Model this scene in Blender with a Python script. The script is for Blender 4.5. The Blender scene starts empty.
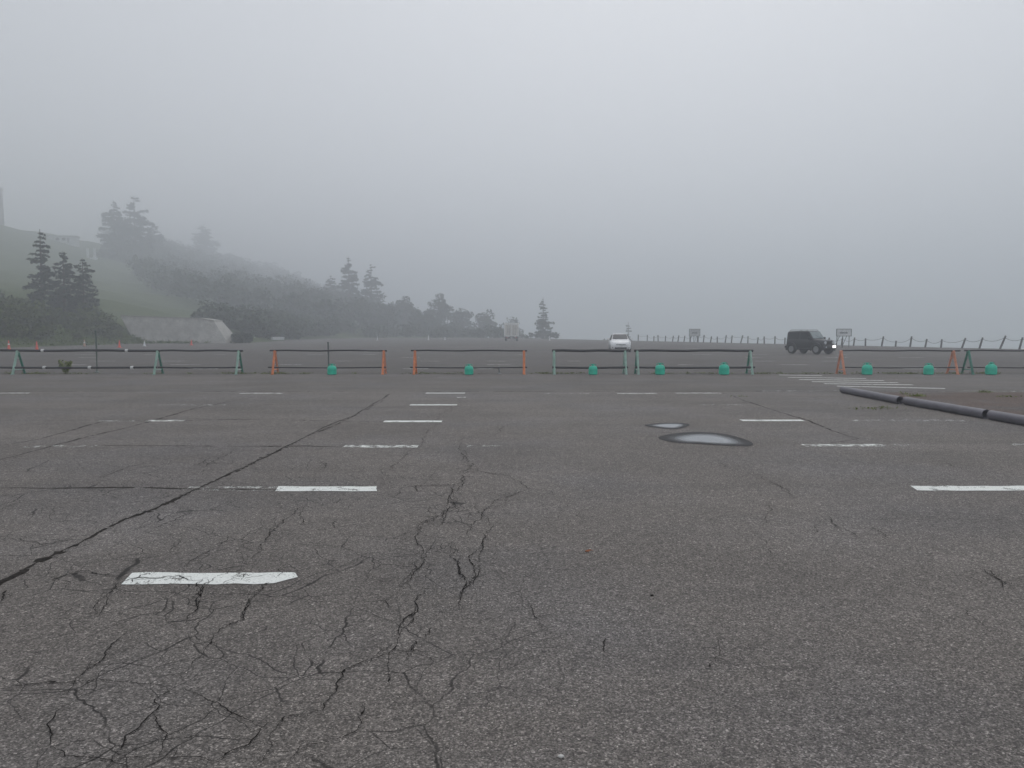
import bpy, bmesh, math, random
import numpy as np
from mathutils import Vector, Matrix

SC = bpy.context.scene
COL = SC.collection
R = math.radians
rnd = random.Random(7)

# ------------------------------------------------------------------ camera
CAM_H, FPX, HORIZON = 1.62, 770.0, 331.0
PITCH = math.atan((384.0 - HORIZON) / FPX)
cam_d = bpy.data.cameras.new("camera"); cam = bpy.data.objects.new("camera", cam_d); COL.objects.link(cam)
cam_d.sensor_width = 36.0; cam_d.lens = 36.0 * FPX / 1024.0
cam_d.clip_start = 0.05; cam_d.clip_end = 6000.0
cam.location = (0, 0, CAM_H); cam.rotation_euler = (R(90) - PITCH, 0, 0)
SC.camera = cam
FW = Vector((0, math.cos(PITCH), -math.sin(PITCH))); UP = Vector((0, math.sin(PITCH), math.cos(PITCH)))

def ray(px, py):
    return FW * FPX + Vector((px - 512.0, 0, 0)) + UP * (384.0 - py)
def G(px, py, z=0.0):
    """where on the level ground the photograph shows this spot"""
    d = ray(px, py); t = (z - CAM_H) / d.z
    return Vector((d.x * t, d.y * t, z))
def AT(px, py, dist):
    """the point seen there at that distance ahead"""
    d = ray(px, py); t = dist / d.y
    return Vector((d.x * t, dist, CAM_H + d.z * t))
def XD(px, dist):
    return (px - 512.0) / FPX * dist

# ------------------------------------------------------------------ tagging
def tag(o, label=None, cat=None, group=None, kind=None):
    if label: o["label"] = label
    if cat: o["category"] = cat
    if group: o["group"] = group
    if kind: o["kind"] = kind
    return o
def empty(name, loc, rz=0.0):
    o = bpy.data.objects.new(name, None); COL.objects.link(o)
    o.location = loc; o.rotation_euler = (0, 0, rz); o.empty_display_size = 0.2
    return o
def copy_tree(o, parent=None):
    c = o.copy(); COL.objects.link(c); c.parent = parent
    for ch in list(o.children):
        copy_tree(ch, c)
    return c

class MB:
    """collects shapes and links them as one mesh"""
    def __init__(s): s.v = []; s.f = []
    def add(s, verts, faces):
        n = len(s.v); s.v += [tuple(p) for p in verts]; s.f += [tuple(i + n for i in f) for f in faces]
    def box(s, lo, hi, b=0.0, M=None):
        x0, y0, z0 = lo; x1, y1, z1 = hi
        if b <= 0:
            v = [(x0,y0,z0),(x1,y0,z0),(x1,y1,z0),(x0,y1,z0),(x0,y0,z1),(x1,y0,z1),(x1,y1,z1),(x0,y1,z1)]
            f = [(3,2,1,0),(4,5,6,7),(0,1,5,4),(1,2,6,5),(2,3,7,6),(3,0,4,7)]
        else:
            bm = bmesh.new(); bmesh.ops.create_cube(bm, size=1.0)
            for q in bm.verts:
                q.co = Vector((x0 + (q.co.x + .5) * (x1 - x0), y0 + (q.co.y + .5) * (y1 - y0), z0 + (q.co.z + .5) * (z1 - z0)))
            bmesh.ops.bevel(bm, geom=list(bm.edges), offset=b, segments=2, affect='EDGES', profile=0.6)
            bm.verts.index_update()
            v = [q.co.copy() for q in bm.verts]; f = [[q.index for q in fc.verts] for fc in bm.faces]; bm.free()
        if M is not None: v = [M @ Vector(p) for p in v]
        s.add(v, f)
    def tube(s, pts, r, n=8, cap=True):
        pts = [Vector(p) for p in pts]
        rr = r if isinstance(r, (list, tuple)) else [r] * len(pts)
        rings = []
        for i, p in enumerate(pts):
            a = pts[max(i - 1, 0)]; b = pts[min(i + 1, len(pts) - 1)]
            t = (b - a).normalized()
            u = t.cross(Vector((0, 0, 1)));
            if u.length < 1e-3: u = t.cross(Vector((0, 1, 0)))
            u.normalize(); w = u.cross(t).normalized()
            rings.append([p + (u * math.cos(2 * math.pi * k / n) + w * math.sin(2 * math.pi * k / n)) * rr[i] for k in range(n)])
        v = [q for ring in rings for q in ring]; f = []
        for i in range(len(pts) - 1):
            for k in range(n):
                f.append((i * n + k, (i + 1) * n + k, (i + 1) * n + (k + 1) % n, i * n + (k + 1) % n))
        if cap:
            f.append(tuple(range(n))); f.append(tuple((len(pts) - 1) * n + k for k in reversed(range(n))))
        s.add(v, f)
    def lathe(s, prof, n=16, M=None):
        v = []; f = []
        for (r, z) in prof:
            for k in range(n):
                a = 2 * math.pi * k / n; v.append(Vector((r * math.cos(a), r * math.sin(a), z)))
        for i in range(len(prof) - 1):
            for k in range(n):
                f.append((i * n + k, i * n + (k + 1) % n, (i + 1) * n + (k + 1) % n, (i + 1) * n + k))
        f.append(tuple(reversed(range(n)))); f.append(tuple((len(prof) - 1) * n + k for k in range(n)))
        if M is not None: v = [M @ p for p in v]
        s.add(v, f)
    def slab(s, quad, th):
        """a four-cornered panel of real thickness, laid outward from its corners"""
        q = [Vector(p) for p in quad]; nrm = (q[1] - q[0]).cross(q[3] - q[0]).normalized()
        s.add(q + [p + nrm * th for p in q], [(3,2,1,0),(4,5,6,7),(0,1,5,4),(1,2,6,5),(2,3,7,6),(3,0,4,7)])
    def build(s, name, mat, parent=None, loc=None, smooth=False, angle=40):
        me = bpy.data.meshes.new(name); me.from_pydata(s.v, [], s.f); me.update()
        bm = bmesh.new(); bm.from_mesh(me); bmesh.ops.recalc_face_normals(bm, faces=bm.faces); bm.to_mesh(me); bm.free()
        me.materials.append(mat)
        if smooth:
            me.shade_smooth()
            try: me.set_sharp_from_angle(angle=R(angle))
            except Exception: pass
        o = bpy.data.objects.new(name, me); COL.objects.link(o)
        if parent is not None: o.parent = parent
        if loc is not None: o.location = loc
        return o

# ------------------------------------------------------------------ materials
class NT:
    def __init__(s, name):
        s.m = bpy.data.materials.new(name); s.m.use_nodes = True
        s.t = s.m.node_tree; s.t.nodes.clear()
        s.out = s.n('ShaderNodeOutputMaterial')
    def n(s, typ, **kw):
        q = s.t.nodes.new(typ)
        for k, v in kw.items(): setattr(q, k, v)
        return q
    def l(s, a, b): s.t.links.new(a, b)
    def val(s, x, sock):
        if hasattr(x, 'is_output') or isinstance(x, bpy.types.NodeSocket): s.l(x, sock)
        else: sock.default_value = x
    def math(s, op, a, b=0.0, c=None, clamp=False):
        q = s.n('ShaderNodeMath', operation=op, use_clamp=clamp); s.val(a, q.inputs[0]); s.val(b, q.inputs[1])
        if c is not None: s.val(c, q.inputs[2])
        return q.outputs[0]
    def mix(s, fac, a, b, blend='MIX'):
        q = s.n('ShaderNodeMix', data_type='RGBA', blend_type=blend)
        s.val(fac, q.inputs[0]); s.val(a, q.inputs[6]); s.val(b, q.inputs[7]); return q.outputs[2]
    def ramp(s, x, stops, interp='LINEAR'):
        q = s.n('ShaderNodeValToRGB'); s.l(x, q.inputs[0]); r = q.color_ramp; r.interpolation = interp
        while len(r.elements) < len(stops): r.elements.new(0.5)
        for e, (p, c) in zip(r.elements, stops):
            e.position = p; e.color = (c, c, c, 1) if isinstance(c, (int, float)) else (*c, 1)
        return q.outputs[0]
    def coord(s):
        return s.n('ShaderNodeNewGeometry').outputs['Position']
    def noise(s, vec, scale, detail=4, rough=.55, dist=0.0):
        q = s.n('ShaderNodeTexNoise'); s.l(vec, q.inputs['Vector']); q.inputs['Scale'].default_value = scale
        q.inputs['Detail'].default_value = detail; q.inputs['Roughness'].default_value = rough; q.inputs['Distortion'].default_value = dist
        return q.outputs['Fac']
    def smooth(s, x, a, b):
        q = s.n('ShaderNodeMapRange', interpolation_type='SMOOTHSTEP'); s.l(x, q.inputs[0])
        q.inputs[1].default_value = a; q.inputs[2].default_value = b; return q.outputs[0]
    def bsdf(s, color, rough=.6, bump=None, bstr=.3, bdist=.01, spec=.5, metal=0.0):
        p = s.n('ShaderNodeBsdfPrincipled')
        s.val(color if not isinstance(color, tuple) else (*color[:3], 1), p.inputs['Base Color'])
        s.val(rough, p.inputs['Roughness']); p.inputs['Specular IOR Level'].default_value = spec
        p.inputs['Metallic'].default_value = metal
        if bump is not None:
            b = s.n('ShaderNodeBump'); b.inputs['Strength'].default_value = bstr; b.inputs['Distance'].default_value = bdist
            s.l(bump, b.inputs['Height']); s.l(b.outputs[0], p.inputs['Normal'])
        return p
    def done(s, shader_out):
        s.l(shader_out, s.out.inputs['Surface']); return s.m

def plain(name, color, rough=.55, var=.18, scale=6.0, spec=.5, metal=0.0, emit=None):
    """painted or weathered surface with slight grime"""
    t = NT(name); c = t.n('ShaderNodeTexCoord').outputs['Object']
    k = t.noise(c, scale, 5, .6)
    lo = tuple(max(0, x * (1 - var)) for x in color); hi = tuple(min(1, x * (1 + var)) for x in color)
    cc = t.ramp(k, [(.3, lo), (.7, hi)])
    p = t.bsdf(cc, rough, bump=k, bstr=.08, bdist=.01, spec=spec, metal=metal)
    if emit:
        p.inputs['Emission Color'].default_value = (*emit[0], 1); p.inputs['Emission Strength'].default_value = emit[1]
    return t.done(p.outputs[0])

def asphalt(name, base, crack=True, agg=1.0, tint=(1.0, .90, .825), rough=.72):
    t = NT(name); c = t.coord()
    v = t.n('ShaderNodeTexVoronoi', feature='F1'); t.l(c, v.inputs['Vector']); v.inputs['Scale'].default_value = 150
    sep = t.n('ShaderNodeSeparateColor'); t.l(v.outputs['Color'], sep.inputs[0])
    stone = t.ramp(sep.outputs[0], [(0, .42), (.45, .82), (.75, 1.12), (.93, 1.55), (1, 2.3)])
    v2 = t.n('ShaderNodeTexVoronoi', feature='F1'); t.l(c, v2.inputs['Vector']); v2.inputs['Scale'].default_value = 78
    sep2 = t.n('ShaderNodeSeparateColor'); t.l(v2.outputs['Color'], sep2.inputs[0])
    stone2 = t.ramp(sep2.outputs[1], [(0, .72), (.6, 1.0), (.9, 1.15), (1, 1.7)])
    mid = t.ramp(t.noise(c, 9, 6, .7), [(.25, .84), (.75, 1.16)])
    patch = t.ramp(t.noise(c, .55, 6, .62, .6), [(.28, .87), (.5, 1.0), (.72, 1.12)])
    wide = t.ramp(t.noise(c, .09, 4, .55, .3), [(.3, .88), (.7, 1.1)])
    # long tyre-polished bands that run the way cars drive
    mp = t.n('ShaderNodeMapping'); t.l(c, mp.inputs[0]); mp.inputs['Scale'].default_value = (.12, 1.1, 1)
    bands = t.ramp(t.noise(mp.outputs[0], 1.0, 5, .6, .4), [(.3, .9), (.7, 1.1)])
    m = t.math('MULTIPLY', stone, stone2)
    m = t.math('MULTIPLY_ADD', t.math('SUBTRACT', m, 1.0), agg, 1.0)
    for q in (mid, patch, wide, bands): m = t.math('MULTIPLY', m, q)
    m = t.math('MULTIPLY', m, base)
    warm = t.mix(t.smooth(t.noise(c, .35, 4), .42, .68), (*tint, 1), (1.0, .925, .89, 1))
    colr = t.mix(1.0, warm, m, 'MULTIPLY')
    height = t.math('ADD', t.math('MULTIPLY', v.outputs['Distance'], -1.0), t.math('MULTIPLY', t.noise(c, 60, 3), .012))
    if crack:
        # fine alligator cracking, wandering, only in worn zones
        wob = t.n('ShaderNodeTexNoise'); t.l(c, wob.inputs['Vector']); wob.inputs['Scale'].default_value = 3.5; wob.inputs['Detail'].default_value = 5
        off = t.n('ShaderNodeVectorMath', operation='MULTIPLY_ADD'); t.l(wob.outputs['Color'], off.inputs[0])
        off.inputs[1].default_value = (.17, .17, 0); t.l(c, off.inputs[2])
        flat = t.n('ShaderNodeVectorMath', operation='MULTIPLY'); t.l(off.outputs[0], flat.inputs[0]); flat.inputs[1].default_value = (1, 1, 0)
        tot = None
        px_ = t.n('ShaderNodeSeparateXYZ'); t.l(c, px_.inputs[0])
        zone = t.math('MULTIPLY', t.math('MULTIPLY', t.smooth(px_.outputs[0], .9, -.6), t.smooth(px_.outputs[1], 13.0, 7.0)), t.smooth(t.noise(c, .7, 3, .5), .34, .50))
        for sc_, th, amp in ((1.25, .0062, .9), (3.1, .0115, .85)):
            e = t.n('ShaderNodeTexVoronoi', feature='DISTANCE_TO_EDGE'); t.l(flat.outputs[0], e.inputs['Vector']); e.inputs['Scale'].default_value = sc_
            ln = t.math('MULTIPLY', t.smooth(e.outputs['Distance'], th, th * .3), amp)
            ln = t.math('MULTIPLY', ln, t.smooth(t.noise(c, 1.9, 3, .6), .36 if sc_ < 2 else .40, .48 if sc_ < 2 else .52))
            tot = ln if tot is None else t.math('MAXIMUM', tot, ln)
        tot = t.math('MULTIPLY', tot, zone)
        colr = t.mix(tot, colr, (.018, .016, .015, 1))
    p = t.bsdf(colr, rough, bump=height, bstr=.55, bdist=.006, spec=.25)
    return t.done(p.outputs[0])

def paint(name, wear):
    t = NT(name); c = t.coord()
    k = t.noise(c, 7.0, 7, .72)
    k2 = t.noise(c, 75.0, 4, .75)
    lv = t.math('ADD', t.math('MULTIPLY', k, .6), t.math('MULTIPLY', k2, .4))
    keep = t.smooth(lv, wear, wear + .055)
    col = t.ramp(k2, [(.3, (.66, .68, .65)), (.6, (.88, .90, .86))])
    p = t.bsdf(col, .7, bump=k2, bstr=.3, bdist=.003)
    tr = t.n('ShaderNodeBsdfTransparent'); mx = t.n('ShaderNodeMixShader')
    t.l(keep, mx.inputs[0]); t.l(tr.outputs[0], mx.inputs[1]); t.l(p.outputs[0], mx.inputs[2])
    return t.done(mx.outputs[0])

def foliage(name, a, b, scale=.6):
    t = NT(name); c = t.coord()
    k = t.noise(c, scale, 5, .65); k2 = t.noise(c, 7.0, 3, .6)
    m = t.math('ADD', t.math('MULTIPLY', k, .6), t.math('MULTIPLY', k2, .4))
    col = t.ramp(m, [(.32, a), (.66, b)])
    return t.done(t.bsdf(col, .8, spec=.2).outputs[0])

M_near = asphalt("worn_asphalt", .186, rough=.85)
M_road = asphalt("road_asphalt", .158, crack=False, agg=.7, rough=.85)
M_far = asphalt("old_asphalt", .118, crack=False, agg=.8, rough=.85)
M_gravel = asphalt("red_gravel", .155, crack=False, agg=1.2, tint=(1.0, .74, .62), rough=.9)
M_crack = plain("crack_dirt", (.016, .014, .013), .95, .4, 30, spec=.1)
M_seam = plain("seam_dirt", (.028, .024, .021), .95, .5, 12, spec=.1)
M_paint = paint("road_paint", .41)
M_paintw = paint("worn_road_paint", .47)
M_paintf = paint("faded_road_paint", .53)
M_rail = plain("black_pipe", (.018, .018, .022), .5, .3, 3)
M_tape = plain("white_tape", (.7, .7, .7), .6)
M_green = plain("green_paint", (.035, .20, .145), .5, .35, 5)
M_mint = plain("pale_green_paint", (.30, .46, .39), .6, .2, 5)  # paler green, for some front legs and all of the short barricade's
M_orange = plain("orange_paint", (.70, .21, .075), .5, .25, 5)
M_salmon = plain("faded_orange_paint", (.62, .25, .15), .55, .25, 5)
M_bucket = plain("green_plastic", (.010, .56, .38), .5, .15, 4)
M_lid = plain("dark_green_plastic", (.01, .38, .27), .45)
M_steel = plain("grey_steel", (.22, .23, .23), .5, .2, 4)
M_pole = plain("pole_steel", (.10, .115, .115), .5, .2, 4)
M_pipe = plain("grey_pipe_plastic", (.125, .118, .142), .48, .22, 2.5)
M_dark = plain("dark_inside", (.012, .012, .013), .9)
M_cone = plain("cone_orange", (.78, .095, .055), .5, .15, 8)
M_conet = plain("cone_faded", (.52, .33, .22), .6, .15, 8)
M_white = plain("white_plastic", (.74, .75, .75), .5, .08, 5)
M_wood = plain("weathered_post", (.085, .080, .078), .85, .3, 5)
M_rope = plain("rope_fibre", (.11, .11, .115), .9, .2, 20)
M_conc = None
M_leaf = foliage("bush_leaves", (.032, .044, .006), (.095, .125, .018))
M_grass = foliage("bank_grass_blades", (.055, .085, .012), (.125, .175, .030), 1.5)
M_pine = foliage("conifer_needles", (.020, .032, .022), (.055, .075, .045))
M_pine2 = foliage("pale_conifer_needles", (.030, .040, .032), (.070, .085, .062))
M_wdl = foliage("woodland_leaves", (.034, .046, .030), (.085, .105, .064), .35)
M_bark = plain("bark", (.075, .062, .052), .9, .3, 3)
M_weed = foliage("weed_leaves", (.085, .115, .022), (.21, .25, .06), 8)
M_bwht = plain("car_white_paint", (.87, .88, .89), .22, .04, 2)
M_bblk = plain("car_black_paint", (.012, .013, .016), .28, .2, 2)
M_glass = plain("car_glass", (.025, .030, .034), .12, .1, 2, spec=.22)
M_rub = plain("tyre_rubber", (.018, .018, .018), .85)
M_rim = plain("wheel_alloy", (.30, .31, .32), .35, .1, 5, metal=.6)
M_trim = plain("black_trim", (.022, .022, .024), .6)
M_lens = plain("lamp_lens", (.55, .58, .60), .12, .1, 9)
M_lit = plain("lit_lamp", (.9, .9, .88), .3, .02, 2, emit=((1, .97, .92), 3.0))
M_red = plain("tail_lamp", (.35, .02, .02), .3)
M_tbox = plain("truck_box_white", (.84, .84, .81), .45, .08, 1.5)
M_tdoor = plain("truck_door_cream", (.70, .68, .62), .5, .12, 1.2)
M_sign = plain("sign_face_pale", (.70, .72, .73), .6, .15, 2)
M_tower = plain("tower_concrete", (.20, .18, .17), .85, .15, .6)
M_hut = plain("hut_render", (.60, .62, .62), .7, .08, .8)
M_roof = plain("hut_roof", (.42, .46, .44), .6, .1, 1)
M_fallen = plain("dry_leaf", (.30, .10, .035), .7, .3, 60)
M_peb = plain("pale_stone", (.55, .54, .52), .7, .1, 60)

def retaining_mat():
    t = NT("stone_blocks"); c = t.n('ShaderNodeTexCoord').outputs['Object']
    v = t.n('ShaderNodeTexVoronoi', feature='F1'); t.l(c, v.inputs['Vector']); v.inputs['Scale'].default_value = 2.4
    e = t.n('ShaderNodeTexVoronoi', feature='DISTANCE_TO_EDGE'); t.l(c, e.inputs['Vector']); e.inputs['Scale'].default_value = 2.4
    sp = t.n('ShaderNodeSeparateColor'); t.l(v.outputs['Color'], sp.inputs[0])
    col = t.ramp(sp.outputs[0], [(0, (.43, .415, .385)), (1, (.50, .485, .45))])
    stain = t.ramp(t.noise(c, .8, 6, .7), [(.35, .7), (.65, 1.05)])
    col = t.mix(1.0, col, stain, 'MULTIPLY')
    col = t.mix(t.smooth(e.outputs['Distance'], .05, .0), col, (.34, .325, .30, 1))
    return t.done(t.bsdf(col, .9, bump=e.outputs['Distance'], bstr=.5, bdist=.08).outputs[0])
M_conc = retaining_mat()

def terrain_mat():
    t = NT("grass_and_earth"); c = t.coord()
    k = t.noise(c, .12, 6, .65); k2 = t.noise(c, 1.6, 5, .7)
    m = t.math('ADD', t.math('MULTIPLY', k, .55), t.math('MULTIPLY', k2, .45))
    col = t.ramp(m, [(.30, (.040, .060, .022)), (.5, (.078, .102, .040)), (.68, (.115, .130, .058))])
    return t.done(t.bsdf(col, .95, bump=k2, bstr=.8, bdist=.3, spec=.1).outputs[0])
M_terr = terrain_mat()

# ------------------------------------------------------------------ lot outline
Y_ROAD0 = G(512, 391.5).y         # joint between the parking bays and the road
Y_BAR = G(512, 374.0).y           # line the barricades stand on
def x_right(y): return 72.4 - .417 * y
LB_Y = [-80, 20, 60, 76, 100.5, 102.5, 106, 156, 172, 182, 400]
LB_X = [-64, -57, -51.8, -50, -48.0, -38.0, -38.0, -43, -34, -16, 30]
def x_left(y): return float(np.interp(y, LB_Y, LB_X))
HB_Y = [-80, 20, 60, 76, 100.5, 104.2, 107.8, 156, 200, 290, 420, 650]
HB_X = [-64, -57, -51.8, -50, -48, -48.5, -37.5, -42.5, -38, -28, -20, -8]
def hgt(x, y):
    """ground height: lot is level, hill to the left, the edge drops to the valley on the right"""
    v = (x - x_right(y)) * .923 - 2.2
    zv = 0.0
    if v > 0:
        q = min(v / 95.0, 1.0); zv = -34.0 * (q * q * (3 - 2 * q)) - min(v, 6) * .12
    xl = float(np.interp(y, HB_Y, HB_X))
    u = xl - x
    zh = 0.0
    if u > 0:
        a = .18 * u if u < 100 else 18 + .30 * (u - 100) if u < 190 else 45 + .15 * (u - 190) if u < 290 else 60
        zh = a + min(u, 3.0) * .30
        n = math.sin(x * .11 + y * .07) * math.sin(y * .13 - x * .05)
        zh += n * min(u / 20.0, 1.0) * .9
        if y > 700: zh *= max(.5, 1 - (y - 700) / 500)
    return zv + zh

def structure(name, mb, mat):
    o = mb.build(name, mat); o["kind"] = "structure"; return o

# terrain as one sheet
xs = sorted(set([-900, -760, -640, -560, -500, -450, -410, -380, -350] + list(np.arange(-320, 100, 4.0)) + [104, 112, 124, 140, 170, 210, 270, 360, 500, 700, 900]))
ys = sorted(set([-58, -30, 0, 20] + list(np.arange(32, 392, 4.0)) + list(np.arange(396, 660, 8.0)) + [680, 720, 820, 1040, 1300, 1580]))
tm = MB(); nx = len(xs)
for y in ys:
    for x in xs:
        inside = x_left(y) + 1.0 < x < x_right(y) + 1.0 and y < 183
        z = hgt(x, y)
        tm.v.append((x, y, z - (.30 if inside else .02)))
for j in range(len(ys) - 1):
    for i in range(nx - 1):
        a = j * nx + i; tm.f.append((a, a + 1, a + nx + 1, a + nx))
terr = structure("hillside_terrain", tm, M_terr)
terr.data.shade_smooth()

def sheet(name, y0, y1, mat, steps, z=0.0, extra=.0):
    m = MB(); yy = list(np.linspace(y0, y1, steps))
    # slab with a skirt so its edge has depth
    for y in yy: m.v += [(x_left(y) - extra, y, z), (x_right(y) + 1.6, y, z)]
    for i in range(len(yy) - 1):
        a = i * 2; m.f.append((a, a + 1, a + 3, a + 2))
    n = len(m.v)
    for y in yy: m.v += [(x_left(y) - extra, y, z - .28), (x_right(y) + 1.6, y, z - .28)]
    for i in range(len(yy) - 1):
        a = i * 2
        m.f.append((a, a + 2, n + a + 2, n + a)); m.f.append((a + 1, n + a + 1, n + a + 3, a + 3))
    return structure(name, m, mat)
sheet("parking_lot", -30, Y_ROAD0, M_near, 12)
sheet("access_road", Y_ROAD0, Y_BAR, M_road, 4)
sheet("far_parking_lot", Y_BAR, 182, M_far, 60)

# reddish gravel past the pipe row
gv = MB(); g0 = G(872, 391.7); 
pts = [(8.95, 7.0), (26, 7.0), (26, Y_ROAD0 - .25), (9.6, Y_ROAD0 - .35)]
gv.add([(x, y, .004) for x, y in pts], [(0, 1, 2, 3)])
structure("gravel_ground", gv, M_gravel)

# ------------------------------------------------------------------ painted markings
def stripe(mb, xa, xb, py, w, z=.004, skew=0.0, cut=0.0):
    a = G(xa, py); b = G(xb, py); dx = (b - a).x
    n = max(2, int(dx / .12)); top = []; bot = []
    for i in range(n + 1):
        t = i / n; x = a.x + dx * t; e = .014
        top.append((x + skew * w, a.y + w / 2 + rnd.uniform(-e, e), z)); bot.append((x, a.y - w / 2 + rnd.uniform(-e, e) + cut * w * max(0, (t - .92) / .08) ** 1.6, z))
    mb.add(bot + top, [(i, i + 1, n + 2 + i, n + 1 + i) for i in range(n)])
fresh, worn, faded = MB(), MB(), MB()
for (xa, xb, py, k) in [(131, 297, 578.5, -.2), (279, 379, 489, -.2), (384, 442, 421.5, 0), (410, 457, 405, 0), (426, 465, 393.2, 0), (912, 1060, 488.5, .2), (741, 803, 420.5, 0)]:
    stripe(fresh, xa, xb, py, .235, skew=k, cut=.6 if py > 570 else 0)
for (xa, xb, py) in [(344, 418, 446.5), (803, 884, 445.5), (147, 184, 420.8), (676, 721, 393.2), (617, 657, 393.6), (0, 30, 393.2), (240, 283, 393.4), (457, 466, 397.5)]:
    stripe(worn, xa, xb, py, .22)
for (xa, xb, py) in [(186, 276, 489), (884, 920, 445.5), (27, 95, 446.5), (203, 226, 405), (700, 752, 405), (850, 962, 420.5), (1008, 1060, 445), (540, 592, 393.6), (60, 72, 393.4),
                     (760, 842, 391.0), (965, 1060, 391.2), (466, 500, 446.5), (100, 146, 420.8), (160, 200, 405)]:
    stripe(faded, xa, xb, py, .21)
structure("parking_line_marking", fresh, M_paint)
structure("worn_line_marking", worn, M_paintw)
structure("faded_line_marking", faded, M_paintf)
hz = MB()
for (xa, ya, xb, yb) in [(779, 375.0, 822, 375.8), (788, 377.4, 866, 378.6), (799, 379.6, 884, 380.6), (812, 381.8, 898, 382.8), (824, 383.8, 913, 384.9), (837, 386.2, 945, 388.6)]:
    a, b = G(xa, ya), G(xb, yb); d = (b - a).normalized(); nn = Vector((-d.y, d.x, 0)) * .095
    hz.add([p + Vector((0, 0, .004)) for p in (a - nn, b - nn, b + nn, a + nn)], [(0, 1, 2, 3)])
structure("hatched_marking", hz, M_paint)
fl = MB()
rf = random.Random(21)
for row, (d0, n) in enumerate([(33, 9), (37, 9), (41.5, 11), (47, 11), (53, 12), (60, 12), (70, 13), (82, 13), (96, 12)]):
    for i in range(n):
        if rf.random() < .35: continue
        x = -d0 * .62 + (i + .5) * d0 * 1.18 / n + rf.uniform(-1, 1)
        if x > x_right(d0) - 4 or x < x_left(d0) + 6: continue
        L = rf.uniform(.7, 1.5); w = .22
        fl.add([(x, d0 - w / 2, .004), (x + L, d0 - w / 2, .004), (x + L, d0 + w / 2, .004), (x, d0 + w / 2, .004)], [(0, 1, 2, 3)])
structure("far_line_marking", fl, M_paintw)

# ------------------------------------------------------------------ cracks and seams
rc = random.Random(5)
def jag(P, amp, step):
    """wandering line through the traced points"""
    P = [Vector((p.x, p.y)) for p in P]
    while True:
        Q = [P[0]]; more = False
        for a, b in zip(P, P[1:]):
            L = (b - a).length
            if L > step:
                n = Vector((-(b - a).y, (b - a).x)); Q.append((a + b) / 2 + n * rc.gauss(0, amp * max(L, .01) ** -.3)); more = True
            Q.append(b)
        P = Q
        if not more: return P
def ribbon(mb, P, w, z, taper=True, gap=.02):
    n = len(P); L = []; ph = rc.random() * 9
    for i, p in enumerate(P):
        a = P[max(i - 1, 0)]; b = P[min(i + 1, n - 1)]; t = (b - a)
        if t.length < 1e-6: t = Vector((1, 0))
        t.normalize(); nn = Vector((-t.y, t.x))
        s = i / max(n - 1, 1); k = (min(1, s * 6, (1 - s) * 6) if taper else 1)
        q = w * max(.3, k) * (.78 + .3 * math.sin(i * .13 + ph) + rc.uniform(-.35, .4) + (rc.uniform(.5, 1.6) if rc.random() < .06 else 0))
        q = max(q, w * .4)
        L.append((p + nn * q / 2, p - nn * q / 2))
    v = [];
    for a, b in L: v += [(a.x, a.y, z), (b.x, b.y, z)]
    f = [(2 * i, 2 * i + 1, 2 * i + 3, 2 * i + 2) for i in range(n - 1) if rc.random() > gap]
    mb.add(v, f)

def crop(ox, oy, s, lines): return [[(ox + x / s, oy + y / s) for x, y in ln] for ln in lines]
A = crop(0, 500, 2.0, [
 [(850,185),(830,225),(800,250),(795,285),(778,310),(725,325),(690,340),(672,370),(660,400),(645,425),(600,432),(570,435),(555,455),(540,470),(545,495),(525,525)],
 [(570,435),(530,445),(490,440),(470,430),(440,410),(400,393),(370,380),(340,385),(310,400),(303,430),(280,455),(250,475),(245,495),(225,515),(205,545)],
 [(305,430),(320,455),(325,490),(320,515)],[(778,310),(780,345),(778,372)],[(730,207),(770,203),(782,216)],[(770,203),(800,180),(822,152),(850,120),(870,80)],
 [(370,347),(385,325),(410,310),(440,260),(490,240),(495,215),(520,185)],[(310,355),(340,352),(370,347)],[(340,385),(310,370),(250,365),(150,365),(60,370),(0,380)],
 [(370,248),(395,220),(405,180),(415,160)],[(885,50),(895,20),(902,-10)],[(905,85),(910,120),(920,150),(925,190),(920,218)],[(965,60),(960,95),(945,130),(950,155),(925,185)],
 [(120,400),(150,360),(210,310),(255,265)],[(195,235),(212,195),(245,180)],[(95,495),(100,460),(120,420)],[(95,495),(130,515),(230,520),(430,525),(500,490),(520,460),(540,445)],
 [(830,285),(820,318)],[(725,410),(720,440),(700,470),(660,485),(600,495),(580,520)]])
B = crop(400, 440, 2.3425, [
 [(165,60),(150,90),(125,125),(110,165),(98,200)],[(165,60),(190,75),(260,85),(300,115),(350,120),(375,135)],[(300,115),(260,130),(220,160),(195,165)],
 [(160,185),(185,170),(180,150)],[(205,225),(195,250),(185,285),(183,320),(150,350),(140,365),(145,400)],[(120,240),(135,270),(140,300),(130,340)],
 [(70,180),(60,190),(40,225),(40,240),(35,290),(20,320),(0,345)],[(60,350),(40,400),(10,440),(-8,460)],[(35,470),(15,515)],[(75,440),(60,465)],
 [(160,60),(155,30),(135,0)],[(300,380),(310,400),(330,425)],[(490,465),(480,500)],[(735,50),(780,70),(830,75),(880,105),(920,135)],[(190,170),(210,195),(205,225)]])
Bm = crop(400, 440, 2.3425, [[(745,455),(740,520),(690,545)],[(435,110),(460,130)],[(420,170),(430,190)],[(860,150),(850,200)],[(360,190),(395,140)],[(0,105),(60,108),(140,105)],[(830,225),(860,250),(870,280)],[(200,325),(230,330)],[(60,410),(110,400),(210,405)]])
C = crop(760, 380, 3.4924, [[(370,490),(540,490),(620,488),(680,485),(800,492),(930,490)],[(750,645),(800,680),(845,705),(890,728)],[(235,470),(250,500),(300,525),(340,550)],[(845,705),(850,735)]])
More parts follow.
